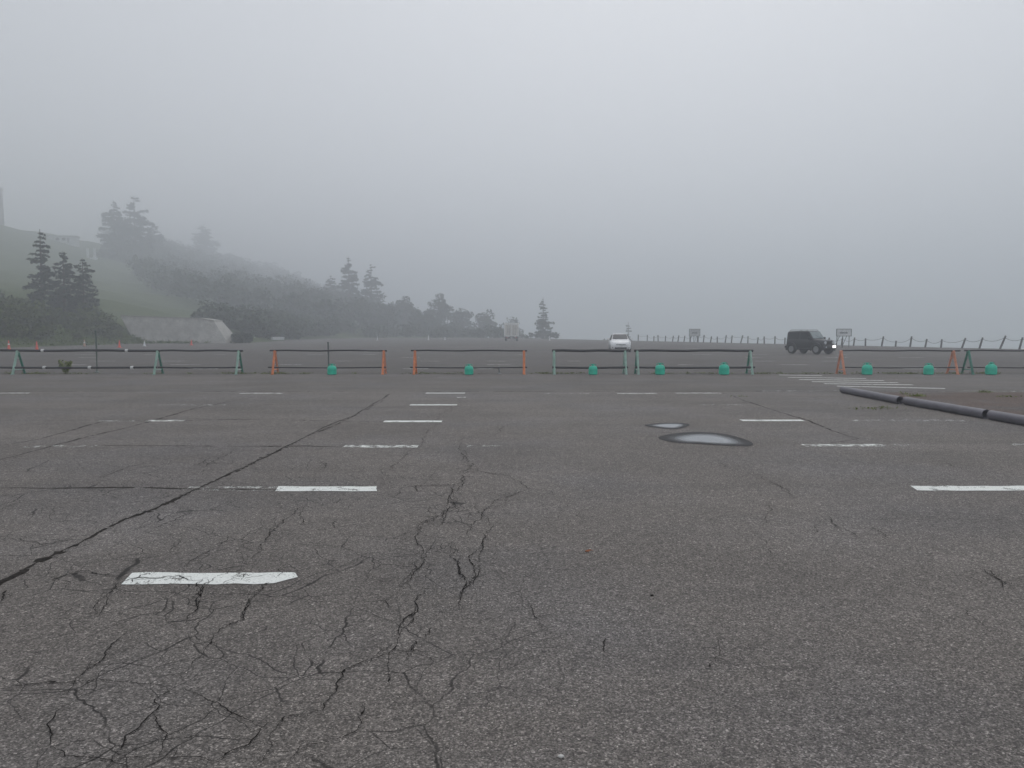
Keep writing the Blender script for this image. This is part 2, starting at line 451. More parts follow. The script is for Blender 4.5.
Cm = crop(760, 380, 3.4924, [[(60,360),(100,395),(120,410)],[(190,510),(190,540)],[(390,515),(440,545),(480,565)],[(700,680),(760,700),(800,720)],[(605,280),(680,305),(760,330),(830,350)],[(0,240),(140,245)]])
D = crop(760, 560, 3.69, [[(740,178),(780,210),(850,270)],[(800,20),(870,60),(940,100)]])
E = crop(0, 370, 3.0733, [[(440,495),(470,490),(540,460),(590,435)],[(520,560),(570,520)],[(560,610),(640,560),(690,530),(700,510)],[(740,600),(780,575),(810,555),(830,500),(850,450)],
 [(380,655),(320,700),(300,750)],[(590,760),(615,710),(605,680),(640,640)],[(740,768),(760,720),(800,680)]])
Em = crop(0, 370, 3.0733, [[(640,300),(700,260),(720,240)],[(590,295),(650,270),(690,255)],[(300,340),(340,320),(460,280)],[(340,665),(420,640),(500,640)],[(0,530),(60,520),(120,540),(220,520)],[(0,690),(20,680),(10,720)],[(120,660),(240,620),(330,630),(400,640)]])
F = crop(250, 370, 3.793, [[(835,375),(800,430),(760,490),(725,590)],[(725,540),(660,575),(550,640)],[(490,440),(500,410),(540,370),(600,320),(650,280),(670,240),(720,205),(760,140),(800,110)],
 [(220,500),(180,530),(90,600),(60,640)],[(830,640),(850,580),(880,540),(920,510),(990,480),(1010,460)]])
Fm = crop(250, 370, 3.793, [[(835,375),(870,385),(910,395),(990,395)],[(835,375),(830,340),(820,310)],[(240,385),(290,355),(260,350)],[(490,440),(630,440),(800,440)],[(630,440),(635,465)],[(540,370),(640,360)],[(190,540),(190,590)],[(320,600),(325,570)],[(680,520),(690,545),(720,540)],[(900,260),(960,220),(1020,200)],[(770,270),(840,255),(900,240)]])
PC = crop(140, 565, 6.4, [[(0,95),(60,92),(150,85),(180,75),(250,72),(300,95),(400,100)],[(340,215),(370,185),(420,120),(500,70)],[(500,75),(560,50),(680,40)],[(250,75),(330,80)],
 [(650,100),(660,70),(680,60)],[(780,130),(830,115)],[(880,75),(885,40),(900,20)],[(540,120),(600,85),(640,95)],[(760,190),(755,165),(780,130)],[(-60,120),(0,70),(60,60)]])
ck = MB()
def grow(px_lines, w, amp=.13, branch=.0, depth=1):
    for ln in px_lines:
        P = [G(x, y) for x, y in ln]; J = jag(P, amp, .028)
        ribbon(ck, J, w, .0062)
        if branch:
            for k in range(2, len(J) - 2):
                if rc.random() < branch:
                    t = (J[k + 1] - J[k - 1]); ang = math.atan2(t.y, t.x) + rc.choice((-1, 1)) * rc.uniform(.5, 1.4)
                    L = rc.uniform(.06, .34); q = [J[k]]
                    for s_ in range(3):
                        ang += rc.uniform(-.5, .5); q.append(q[-1] + Vector((math.cos(ang), math.sin(ang))) * L / 3)
                    ribbon(ck, jag([Vector((p.x, p.y, 0)) for p in q], .08, .03), w * .55, .0062)
grow(PC, .0065, .05, .03); grow(A, .0056, .036, .03); grow(B, .0054, .045, .04); grow(Bm, .0040, .05)
grow(C, .0050, .03, .015); grow(Cm, .0050, .06, .02); grow(D, .0042, .045, .02)
grow(E, .0060, .05, .04); grow(Em, .0078, .05, .02); grow(F, .0058, .05, .04); grow(Fm, .0075, .05, .02)
structure("asphalt_crack", ck, M_crack)
sm = MB()
seams = crop(0, 370, 3.0733, [[(-60,688),(0,655),(100,600),(240,535),(380,460),(480,425),(550,392),(640,350),(760,295),(860,245),(921,215),(1090,140),(1195,75)]])
seams2 = crop(0, 370, 3.0733, [[(-40,285),(0,275),(60,262),(180,228),(270,205),(400,175),(490,150),(640,110),(770,85)],[(-20,236),(0,232),(130,210),(270,170),(350,150)],
  [(0,155),(400,155),(460,157),(921,150)],[(270,232),(600,234),(921,235)],[(0,363),(440,362),(590,366),(850,368)],[(760,107),(921,107)]])
seams2 += crop(760, 380, 3.4924, [[(-130,45),(0,90),(60,110),(130,130),(200,155),(290,190),(345,205),(310,212),(250,220)]])
seams3 = crop(250, 370, 3.793, [[(0,290),(160,288),(350,290)],[(150,190),(400,195),(500,197)]])
for ln in seams:
    ribbon(sm, jag([G(x, y) for x, y in ln], .012, .06), .027, .002, False, .02)
    ribbon(sm, jag([G(x, y) for x, y in ln], .02, .08), .05, .0012, False, .55)
for ln in seams2: ribbon(sm, jag([G(x, y) for x, y in ln], .02, .10), .038, .002, True, .1)
for ln in seams3: ribbon(sm, jag([G(x, y) for x, y in ln], .02, .10), .036, .002, True, .15)
ribbon(sm, jag([Vector((x, Y_ROAD0, 0)) for x in range(-44, 48, 4)], .004, .2), .055, .002, False, .12)
ribbon(sm, jag([Vector((x, Y_BAR - .05, 0)) for x in range(-44, 58, 3)], .006, .2), .16, .002, False, .1)
structure("pavement_seam", sm, M_seam)

# ------------------------------------------------------------------ puddles
def puddle_mat():
    t = NT("puddle_water"); at = t.n('ShaderNodeAttribute', attribute_name='depth')
    d = at.outputs['Fac']
    wet = t.bsdf((.020, .019, .021), .6, bump=t.noise(t.coord(), 60, 3), bstr=.15, bdist=.003, spec=.12)
    water = t.bsdf((.06, .06, .065), .03, spec=.9)
    water.inputs['IOR'].default_value = 1.5
    gl = t.n('ShaderNodeBsdfGlossy'); gl.inputs['Roughness'].default_value = .02; gl.inputs['Color'].default_value = (.95, .96, .98, 1)
    m0 = t.n('ShaderNodeMixShader'); m0.inputs[0].default_value = .18; t.l(water.outputs[0], m0.inputs[1]); t.l(gl.outputs[0], m0.inputs[2])
    mx = t.n('ShaderNodeMixShader'); t.l(t.smooth(d, .14, .62), mx.inputs[0]); t.l(wet.outputs[0], mx.inputs[1]); t.l(m0.outputs[0], mx.inputs[2])
    return t.done(mx.outputs[0])
M_pud = puddle_mat()
def puddle(pxs):
    P = [G(520 + x / 3.938, 370 + y / 3.938) for x, y in pxs]
    n = len(P); S = []
    for i in range(n):      # rounded outline
        a, b, c, d = P[i - 1], P[i], P[(i + 1) % n], P[(i + 2) % n]
        for k in range(6):
            t = k / 6; S.append(.5 * ((2 * b) + (c - a) * t + (2 * a - 5 * b + 4 * c - d) * t * t + (3 * b - a - 3 * c + d) * t ** 3))
    cen = sum(S, Vector()) / len(S); m = MB(); dep = []
    rings = [0, .04, .1, .2, .3, .42, .56, .72, .9]
    for s in rings:
        for k, p in enumerate(S):
            q = p.lerp(cen, s); wob = 1 + .0 * k
            m.v.append((q.x, q.y, .005)); dep.append(s)
    L = len(S)
    for i in range(len(rings) - 1):
        for k in range(L): m.f.append((i * L + k, i * L + (k + 1) % L, (i + 1) * L + (k + 1) % L, (i + 1) * L + k))
    m.f.append(tuple((len(rings) - 1) * L + k for k in range(L)))
    o = structure("puddle", m, M_pud)
    a = o.data.attributes.new("depth", 'FLOAT', 'POINT'); a.data.foreach_set("value", dep)
    return o
puddle([(545,268),(600,252),(700,245),(800,252),(880,272),(917,290),(900,300),(800,298),(680,290),(600,285)])
puddle([(490,218),(560,210),(640,210),(668,218),(620,233),(550,230)])

# ------------------------------------------------------------------ barricades
BARR_G = "pipe barricades standing in a row across the lot"
def trestle(root, x, dy, mat, mat2):
    """a two-legged trestle seen end on, standing on both feet"""
    t = MB(); t.tube([(x, -.36 + dy, 0), (x, -.02 + dy, .86)], .046, 8); t.box((x - .05, -.41 + dy, 0), (x + .05, -.31 + dy, .02))
    t.tube([(x, -.29 + dy, .17), (x, .29 + dy, .17)], .018, 6)
    t.tube([(x, -.12 + dy, .60), (x, .12 + dy, .60)], .015, 6)
    a = t.build("trestle_frame", mat, root, smooth=True)
    t = MB(); t.tube([(x, .36 + dy, 0), (x, .02 + dy, .86)], .042, 8); t.box((x - .05, .31 + dy, 0), (x + .05, .41 + dy, .02))
    t.build("brace_leg", mat2, a, smooth=True)
    c = MB(); c.tube([(x, -.06 + dy, .845), (x, .06 + dy, .845)], .05, 8); c.build("clamp", mat, a, smooth=True)
def barricade(label, legs, bars, mats, tapes=(), ang=0.0):
    cx = (legs[0] + legs[-1]) / 2
    o = G(cx, 374.0); root = empty("pipe_barricade", (o.x, Y_BAR, 0), ang)
    tag(root, label, "barricade", BARR_G)
    X = lambda px: XD(px, Y_BAR) - o.x
    for i, l in enumerate(legs): trestle(root, X(l), 0, mats[0], mats[1])
    for (xa, xb, r) in bars:
        n = 7; pa, pb = X(xa), X(xb)
        up = MB(); up.tube([(pa + (pb - pa) * k / n, 0, .885 + .012 * math.sin(k * 1.7)) for k in range(n + 1)], r, 8)
        u = up.build("top_rail", M_rail, root, smooth=True)
        lo = MB(); lo.tube([(pa + (pb - pa) * k / n, -.25, .265 - .018 * math.sin(math.pi * k / n)) for k in range(n + 1)], r * .85, 8)
        w = lo.build("lower_rail", M_rail, root, smooth=True)
        for (tp, which) in tapes:
            tb = MB(); x = X(tp); z, y = (.885, 0) if which else (.255, -.25)
            if not pa < x < pb: continue
            tb.tube([(x - .05, y, z), (x + .05, y, z)], r + .012, 8); tb.build("tape_band", M_tape, u if which else w)
    return root
barricade("long green-legged barricade with white tape bands at the left edge", [18, 158, 239], [(-24, 160, .046), (161, 243, .036)], (M_mint, M_green),
          [(43, 1), (127, 1), (48, 0), (93, 0), (135, 0)])
barricade("orange-legged barricade with a slim grey pole and one green weight beside it", [275, 384], [(270, 387, .030)], (M_orange, M_salmon))
barricade("orange-legged barricade in front of the far box truck", [415, 524], [(411, 527, .030)], (M_orange, M_orange))
barricade("short pale-legged barricade in front of the white car", [554, 625], [(552, 627, .052)], (M_mint, M_mint))
barricade("green-legged barricade with two green weights, right of the white car", [637, 750], [(634, 753, .048)], (M_mint, M_green), ang=R(.4))
barricade("faded orange-legged barricade behind the hatched markings", [841, 953], [(842, 960, .028)], (M_salmon, M_salmon))
barricade("dark green-legged barricade running off the right edge", [968, 1085], [(964, 1090, .028)], (M_green, M_green))

# ballast weights
def weight(label, px, py=373.6, s=1.0, rz=0.0):
    p = G(px, py); p = Vector((p.x * (Y_BAR - .47) / p.y, Y_BAR - .47, 0)); root = empty("ballast_weight", p, rz); root.scale = (s, s, s)
    tag(root, label, "weight", "green plastic weights on the barricades")
    b = MB(); b.lathe([(.135, 0), (.165, .02), (.172, .10), (.165, .17), (.172, .20), (.165, .24), (.14, .30), (.085, .335), (.05, .345)], 20)
    b.build("tank", M_bucket, root, smooth=True)
    c = MB(); c.lathe([(.048, .343), (.05, .345), (.05, .385), (.04, .392)], 14); c.build("cap", M_lid, root, smooth=True)
    h = MB(); h.tube([(.13, 0, .315), (.135, 0, .36), (.06, 0, .40), (-.06, 0, .40), (-.135, 0, .36), (-.13, 0, .315)], .014, 6); h.build("handle", M_lid, root, smooth=True)
weight("green plastic weight at the foot of the slim grey pole", 332, s=1.0)
weight("green plastic weight below the barricade in front of the far truck", 469, 373.2, .98)
weight("green plastic weight under the short pale-legged barricade", 593, 372.8, .98)
weight("green plastic weight just right of the white car, left of two on its barricade", 660, 373.0, 1.08)
weight("green plastic weight near the right trestle of the barricade right of the white car", 724, 373.0, 1.12, .3)
weight("green plastic weight next to the faded orange trestle, below the black off-roader", 867, 373.2, 1.1)
weight("green plastic weight in the middle of the faded orange barricade", 928.5, 372.6, 1.05)
weight("rightmost green plastic weight, on the dark green barricade", 991, 372.2, 1.15, .4)

def slim_pole(label, px, top, base=373.8, r=.028, mat=M_pole):
    p = G(px, base); q = AT(px, top, p.y); root = empty("marker_pole", p); tag(root, label, "pole", "slim poles by the barricades")
    m = MB(); m.tube([(0, 0, 0), (.01, 0, q.z * .5), (0, .01, q.z)], r, 8); m.build("shaft", mat, root, smooth=True)
    c = MB(); c.lathe([(r * 3, 0), (r * 3, .02), (r * 1.3, .05)], 10); c.build("base_plate", mat, root)
    k = MB(); k.lathe([(r * 1.15, q.z), (r * 1.2, q.z + .03), (r * .4, q.z + .045)], 8); k.build("cap", mat, root)
slim_pole("tall slim grey-green pole behind the long green barricade", 97, 331.5, 372.5, .03, plain("pole_green_grey", (.12, .16, .14), .6))
slim_pole("slim dark pole rising beside the green weight on the orange barricade", 328.5, 343, 374, .03)
slim_pole("short pale stub pole at the right of the barricade before the truck", 499, 367.5, 374, .03, M_steel)

# ------------------------------------------------------------------ pipe wheel stops
def pipe_stop(label, y0, y1, x0, x1):
    root = empty("pipe_kerb", ((x0 + x1) / 2, (y0 + y1) / 2, 0)); cx, cy = root.location.x, root.location.y
    tag(root, label, "pipe", "grey pipes laid end to end as a kerb")
    ro, ri, n = .088, .074, 20; m = MB(); d = Vector((x1 - x0, y1 - y0, 0)).normalized(); s = Vector((d.y, -d.x, 0)); u = Vector((0, 0, 1))
    a = Vector((x0 - cx, y0 - cy, ro)); b = Vector((x1 - cx, y1 - cy, ro)); L = 12
    for (r, rev) in ((ro, 0), (ri, 1)):
        for i in range(L + 1):
            c = a.lerp(b, i / L) + Vector((0, 0, .0)) + s * .006 * math.sin(i * 1.3)
            for k in range(n): m.v.append(c + (s * math.cos(2 * math.pi * k / n) + u * math.sin(2 * math.pi * k / n)) * r)
    N = (L + 1) * n
    for i in range(L):
        for k in range(n):
            q = (i * n + k, i * n + (k + 1) % n, (i + 1) * n + (k + 1) % n, (i + 1) * n + k)
            m.f.append(q); m.f.append(tuple(j + N for j in reversed(q)))
    for i in (0, L):
        for k in range(n): m.f.append((i * n + k, i * n + (k + 1) % n, N + i * n + (k + 1) % n, N + i * n + k))
    m.build("pipe_wall", M_pipe, root, smooth=True, angle=50)
    for e, sg in ((a, 1), (b, -1)):
        g = MB(); c = e + d * sg * .35
        g.tube([c, c + d * sg * .02], ri - .001, 16); g.build("bore_shade", M_dark, root)  # black disc set in the open bore, painting the shade inside the pipe
pipe_stop("farthest grey kerb pipe, ending by the hatched markings", 17.00, 20.15, 8.60, 8.68)
pipe_stop("middle grey kerb pipe between the other two pipes", 14.15, 16.90, 8.76, 8.68)
pipe_stop("nearest grey kerb pipe, running off the right edge", 10.9, 14.02, 8.88, 8.77)

# ------------------------------------------------------------------ cones
def cone(label, px, py, h, mat, group, band=True, name="traffic_cone"):
    p = G(px, py); root = empty(name, p, rnd.random()); tag(root, label, "cone", group)
    b = MB(); b.box((-.19, -.19, 0), (.19, .19, .035), .008); b.build("base", mat if mat is not M_conet else M_trim, root)
    c = MB(); c.lathe([(.135, .034), (.12, .10), (.03, h - .02), (.018, h)], 16); c.build("body", mat, root, smooth=True)
    if band:
        w = MB(); f = lambda z: .12 + (.03 - .12) * (z - .10) / (h - .12)
        w.lathe([(f(h * .5) + .004, h * .5), (f(h * .66) + .004, h * .66)], 16); w.build("reflective_band", M_white, root, smooth=True)
CG = "orange traffic cones along the foot of the slope"
cone("bright orange cone nearest of all, second from the left edge", 37, 351.4, .80, M_cone, CG, False)
cone("orange cone at the left edge of the lot, farther than its neighbour", 9, 349.6, .82, M_cone, CG)
cone("dull tan cone standing left of the tall slim pole", 84.5, 346.8, .76, M_conet, CG)
cone("orange cone between the slim pole and the stone wall", 119.5, 347.6, .74, M_cone, CG, False)
cone("orange cone below the stone retaining wall", 191.5, 345.2, .62, M_cone, CG, False)
WG = "small white cones far off across the lot"
cone("small white cone at the left foot of the stone wall", 144.5, 346.2, .55, M_white, WG, False)
cone("small white cone in the fog just right of the stone wall", 255, 341.6, .70, M_white, WG, False)
cone("small white cone below the pair of tall conifers", 377.5, 340.4, .72, M_white, WG, False)
cone("tall white cone below the round tree left of the truck", 428.5, 340.0, .95, M_white, WG, False)
cone("small white cone closest to the far truck on its left side", 445, 339.8, .55, M_white, WG, False)
cone("small white cone right of the truck, under the lone conifer", 549.6, 340.6, .80, M_white, WG, False)
# pale low board far off
p = G(278, 341.3); root = empty("board_barrier", p, .1); tag(root, "low white board barrier standing far off in the fog below the woods", "barrier")
m = MB(); m.box((-.98, -.02, .22), (.98, .02, .70), .01); bd = m.build("board", M_white, root)
for x in (-.8, .8):
    m = MB(); m.tube([(x, -.24, 0), (x, -.045, .66)], .025, 6); m.tube([(x, .24, 0), (x, .045, .66)], .025, 6); m.tube([(x, -.14, .2), (x, .14, .2)], .02, 6); m.build("leg", M_steel, root)

# ------------------------------------------------------------------ rope fence on the edge
fence = empty("rope_fence", (32.4, 96, 0)); tag(fence, "long fence of leaning wooden posts and sagging rope on the right edge", "fence")
post_px = [(638,0),(647,.02),(653.5,.05),(658,-.04),(665,.06),(672,.20),(677.5,.16),(683.5,.16),(690,.02),(697,.05),(703,.10),(710,.18),(717,-.02),(724.7,.16),(731,.10),(740,.30),(747.5,.02),(757,.12),(764,-.03),(774.5,0),
           (784.5,.03),(795,.08),(806,-.04),(817,.06),(828,.10),(841,.12),(853,.10),(865,-.02),(881,.16),(895,.12),(909.5,.12),(924.5,.16),(940.5,.06),(961,.30),(978.6,.26),(999,.38),(1018.5,.22),(1040,.1),(1062,.2)]
tops = []
for i, (px, tilt) in enumerate(post_px):
    k = (px - 512) / FPX; d = 72.4 / (k + .417); x = k * d
    h = .92 + rnd.uniform(-.12, .16) + (.15 if px > 960 else 0)
    if px in (895,): h *= .72
    # lean sideways as seen from the lot, along the line of the fence
    lean = tilt * h; ax = Vector((.923, -.385, 0))
    base = Vector((x - 32.4, d - 96, -.15)); top = base + Vector((0, 0, h + .15)) + ax * lean + Vector((0, rnd.uniform(-.06, .06), 0))
    m = MB(); m.tube([base, base.lerp(top, .5), top], [.088, .083, .075], 8); m.build("post", M_wood, fence, smooth=True)
    tops.append(base.lerp(top, .88))
rp = MB()
for a, b in zip(tops, tops[1:]):
    sag = rnd.uniform(.14, .30); rp.tube([a.lerp(b, t) - Vector((0, 0, sag * 4 * t * (1 - t))) for t in np.linspace(0, 1, 9)], .017, 5)
rp.build("rope", M_rope, fence, smooth=True)

# ------------------------------------------------------------------ signs on the edge
M_band = plain("washed_print", (.22, .23, .24), .7, .5, 6)
def edge_sign(label, px0, px1, top, bot, base, mats):
    p = G((px0 + px1) / 2, base); w = (px1 - px0) / FPX * p.y; zt = AT(512, top, p.y).z; zb = AT(512, bot, p.y).z
    root = empty("notice_board", p, .25); tag(root, label, "sign", "notice boards on the edge of the lot")
    h = w / 2 / math.cos(.25)
    m = MB(); m.box((-h, -.02, zb), (h, .02, zt)); m.build("panel", mats[0], root)
    fr = MB()
    for lo, hi in (((-h - .05, -.035, zb - .05), (h + .05, .035, zb)), ((-h - .05, -.035, zt), (h + .05, .035, zt + .05)), ((-h - .05, -.035, zb), (-h, .035, zt)), ((h, -.035, zb), (h + .05, .035, zt))): fr.box(lo, hi)
    fr.build("frame", M_pole, root)
    tx = MB(); tx.box((-h * .6, -.03, zb + (zt - zb) * .35), (h * .5, -.0205, zb + (zt - zb) * .58)); tx.build("printed_band", M_band, root)
    for x in (-h * .9, -h * .1, h * .8):
        l = MB(); l.tube([(x, .06, 0), (x, .06, zb + .1)], .04, 8); l.build("post", M_pole, root)
    for x in (-h * .5, h * .5):
        l = MB(); l.tube([(x, .80, 0), (x, .07, zb + .05)], .03, 6); l.build("stay", M_pole, root)
edge_sign("pale notice board with dark frame right of the black off-roader", 835.5, 851.5, 329.3, 335.8, 347.6, (M_sign,))
edge_sign("grey notice board far along the fence, between the two cars", 689, 700, 329.2, 336, 342.6, (plain("sign_face_grey", (.50, .51, .51), .6),))

# ------------------------------------------------------------------ vehicles
def section_body(mb, secs):
    """loft of rounded cross-sections; forward is +x"""
    rings = []
    for (x, w, zb, zm, wr, zr) in secs:
        half = [(w * .86, zb), (w * .98, zb + .09), (w, (zb + zm) / 2), (w * .985, zm - .05), (w * .95, zm), (wr, zr - .07), (wr * .92, zr - .02), (wr * .5, zr), ]
        ring = [(x, y, z) for y, z in half] + [(x, -y, z) for y, z in reversed(half)]
        rings.append(ring)
    n = len(rings[0]); base = len(mb.v)
    for r in rings: mb.v += r
    for i in range(len(rings) - 1):
        for k in range(n): mb.f.append(tuple(base + q for q in (i * n + k, i * n + (k + 1) % n, (i + 1) * n + (k + 1) % n, (i + 1) * n + k)))
    mb.f.append(tuple(base + k for k in range(n))); mb.f.append(tuple(base + (len(rings) - 1) * n + k for k in reversed(range(n))))
def wheel(root, x, y, r, w):
    M = Matrix.Translation((x, y, r)) @ Matrix.Rotation(R(90), 4, 'X')
    t = MB(); t.lathe([(r * .62, -w / 2), (r * .93, -w / 2), (r, -w / 2 + .03), (r, w / 2 - .03), (r * .93, w / 2), (r * .62, w / 2)], 22, M)
    o = t.build("wheel", M_rub, root, smooth=True)
    g = MB(); sg = 1 if y < 0 else -1
    for k in range(6):
        a = 2 * math.pi * k / 6; q = M @ Matrix.Rotation(a, 4, 'Z')
        g.box((.03, -.035, w / 2 * sg - .012), (r * .58, .035, w / 2 * sg + .006), 0, q)
    g.lathe([(r * .56, w / 2 * sg - .01), (r * .63, w / 2 * sg - .01), (r * .63, w / 2 * sg + .008), (r * .56, w / 2 * sg + .008)], 22, M)
    g.lathe([(.07, w / 2 * sg - .01), (.06, w / 2 * sg + .012)], 12, M)
    g.build("rim", M_rim, o)

def hatchback(loc, rz):
    root = empty("hatchback_car", loc, rz); tag(root, "white hatchback facing the camera behind the short pale-legged barricade", "car")
    b = MB()
    section_body(b, [(2.02,.62,.34,.56,.50,.64),(1.96,.74,.24,.64,.62,.74),(1.78,.81,.20,.72,.70,.83),(1.45,.845,.19,.82,.735,.92),(1.02,.85,.19,.92,.73,1.0),
                     (.72,.85,.19,.94,.70,1.10),(.20,.85,.19,.96,.605,1.43),(-.1,.85,.19,.965,.595,1.495),(-.7,.85,.19,.97,.59,1.51),(-1.3,.845,.19,.975,.56,1.45),(-1.7,.83,.22,.97,.55,1.20),(-1.93,.78,.26,.92,.60,1.0),(-2.0,.70,.32,.80,.55,.88)])
    body = b.build("body", M_bwht, root, smooth=True, angle=55)
    w = MB(); w.slab([(.86,.62,1.07),(.86,-.62,1.07),(.21,-.535,1.445),(.21,.535,1.445)][::-1], .012)
    g = w.build("windscreen", M_glass, root)
    wp = MB(); wp.tube([(.90, .35, 1.075), (.62, -.12, 1.22)], .010, 5); wp.tube([(.90, -.2, 1.075), (.66, -.55, 1.20)], .010, 5); wp.build("wiper", M_trim, g)
    for s in (1, -1):
        for (xa, xb, za, zb2) in ((.62, -.28, 1.0, 1.43), (-.36, -1.15, 1.0, 1.42)):
            q = MB(); y0, y1 = .835 * s, .625 * s
            q.slab([(xa, y0, za), (xb, y0, za), (xb, y1, zb2), (min(xa - .38, xa) if xa > 0 else xa, y1, zb2)], .015 * s); q.build("side_window", M_glass, root)
        m = MB(); m.box((.50, s * .86 if s > 0 else -1.06, .98), (.62, 1.06 if s > 0 else -.86, 1.13), .04)
        mm = m.build("door_mirror", M_bwht, root); 
        k = MB(); k.box((.495, s * .89 if s > 0 else -1.03, 1.0), (.499, 1.03 if s > 0 else -.89, 1.11)); k.build("mirror_glass", M_glass, mm)
        h = MB(); h.slab([(1.93, s * .70, .60), (1.97, s * .44, .60), (1.93, s * .44, .73), (1.66, s * .745, .82)] if s > 0 else [(1.97, s * .44, .60), (1.93, s * .70, .60), (1.66, s * .745, .82), (1.93, s * .44, .73)], -.035); h.build("headlight", M_lens, root)
        f = MB(); f.box((1.93, min(s * .46, s * .70), .34), (2.0, max(s * .46, s * .70), .42), .02); f.build("fog_lamp", M_trim, root)
        tl = MB(); tl.box((-2.0, min(s * .50, s * .74), .72), (-1.86, max(s * .50, s * .74), .98), .02); tl.build("tail_lamp", M_red, root)
    gr = MB(); gr.box((1.97, -.40, .585), (2.035, .40, .635), .01); gr.build("grille", M_trim, root)
    lw = MB(); lw.box((1.96, -.48, .26), (2.045, .48, .40), .02); lw.build("lower_intake", M_trim, root)
    bp = MB(); bp.box((1.9, -.66, .20), (2.05, .66, .255), .02); bp.build("front_lip", M_trim, root)
    pl = MB(); pl.box((2.045, -.165, .43), (2.055, .165, .565)); pl.build("number_plate", M_white, root)
    for x in (1.25, -1.25):
        for s in (1, -1):
            wheel(root, x, s * .765, .30, .19)
            a = MB(); a.lathe([(.37, 0), (.37, .012), (.315, .014)], 22, Matrix.Translation((x, s * .848, .31)) @ Matrix.Rotation(R(90 * s), 4, 'X')); a.build("wheel_arch", M_trim, root)
p = G(619.5, 351.6); hatchback(p, R(-95)); bpy.data.objects['hatchback_car'].scale = (.94, .94, .94)

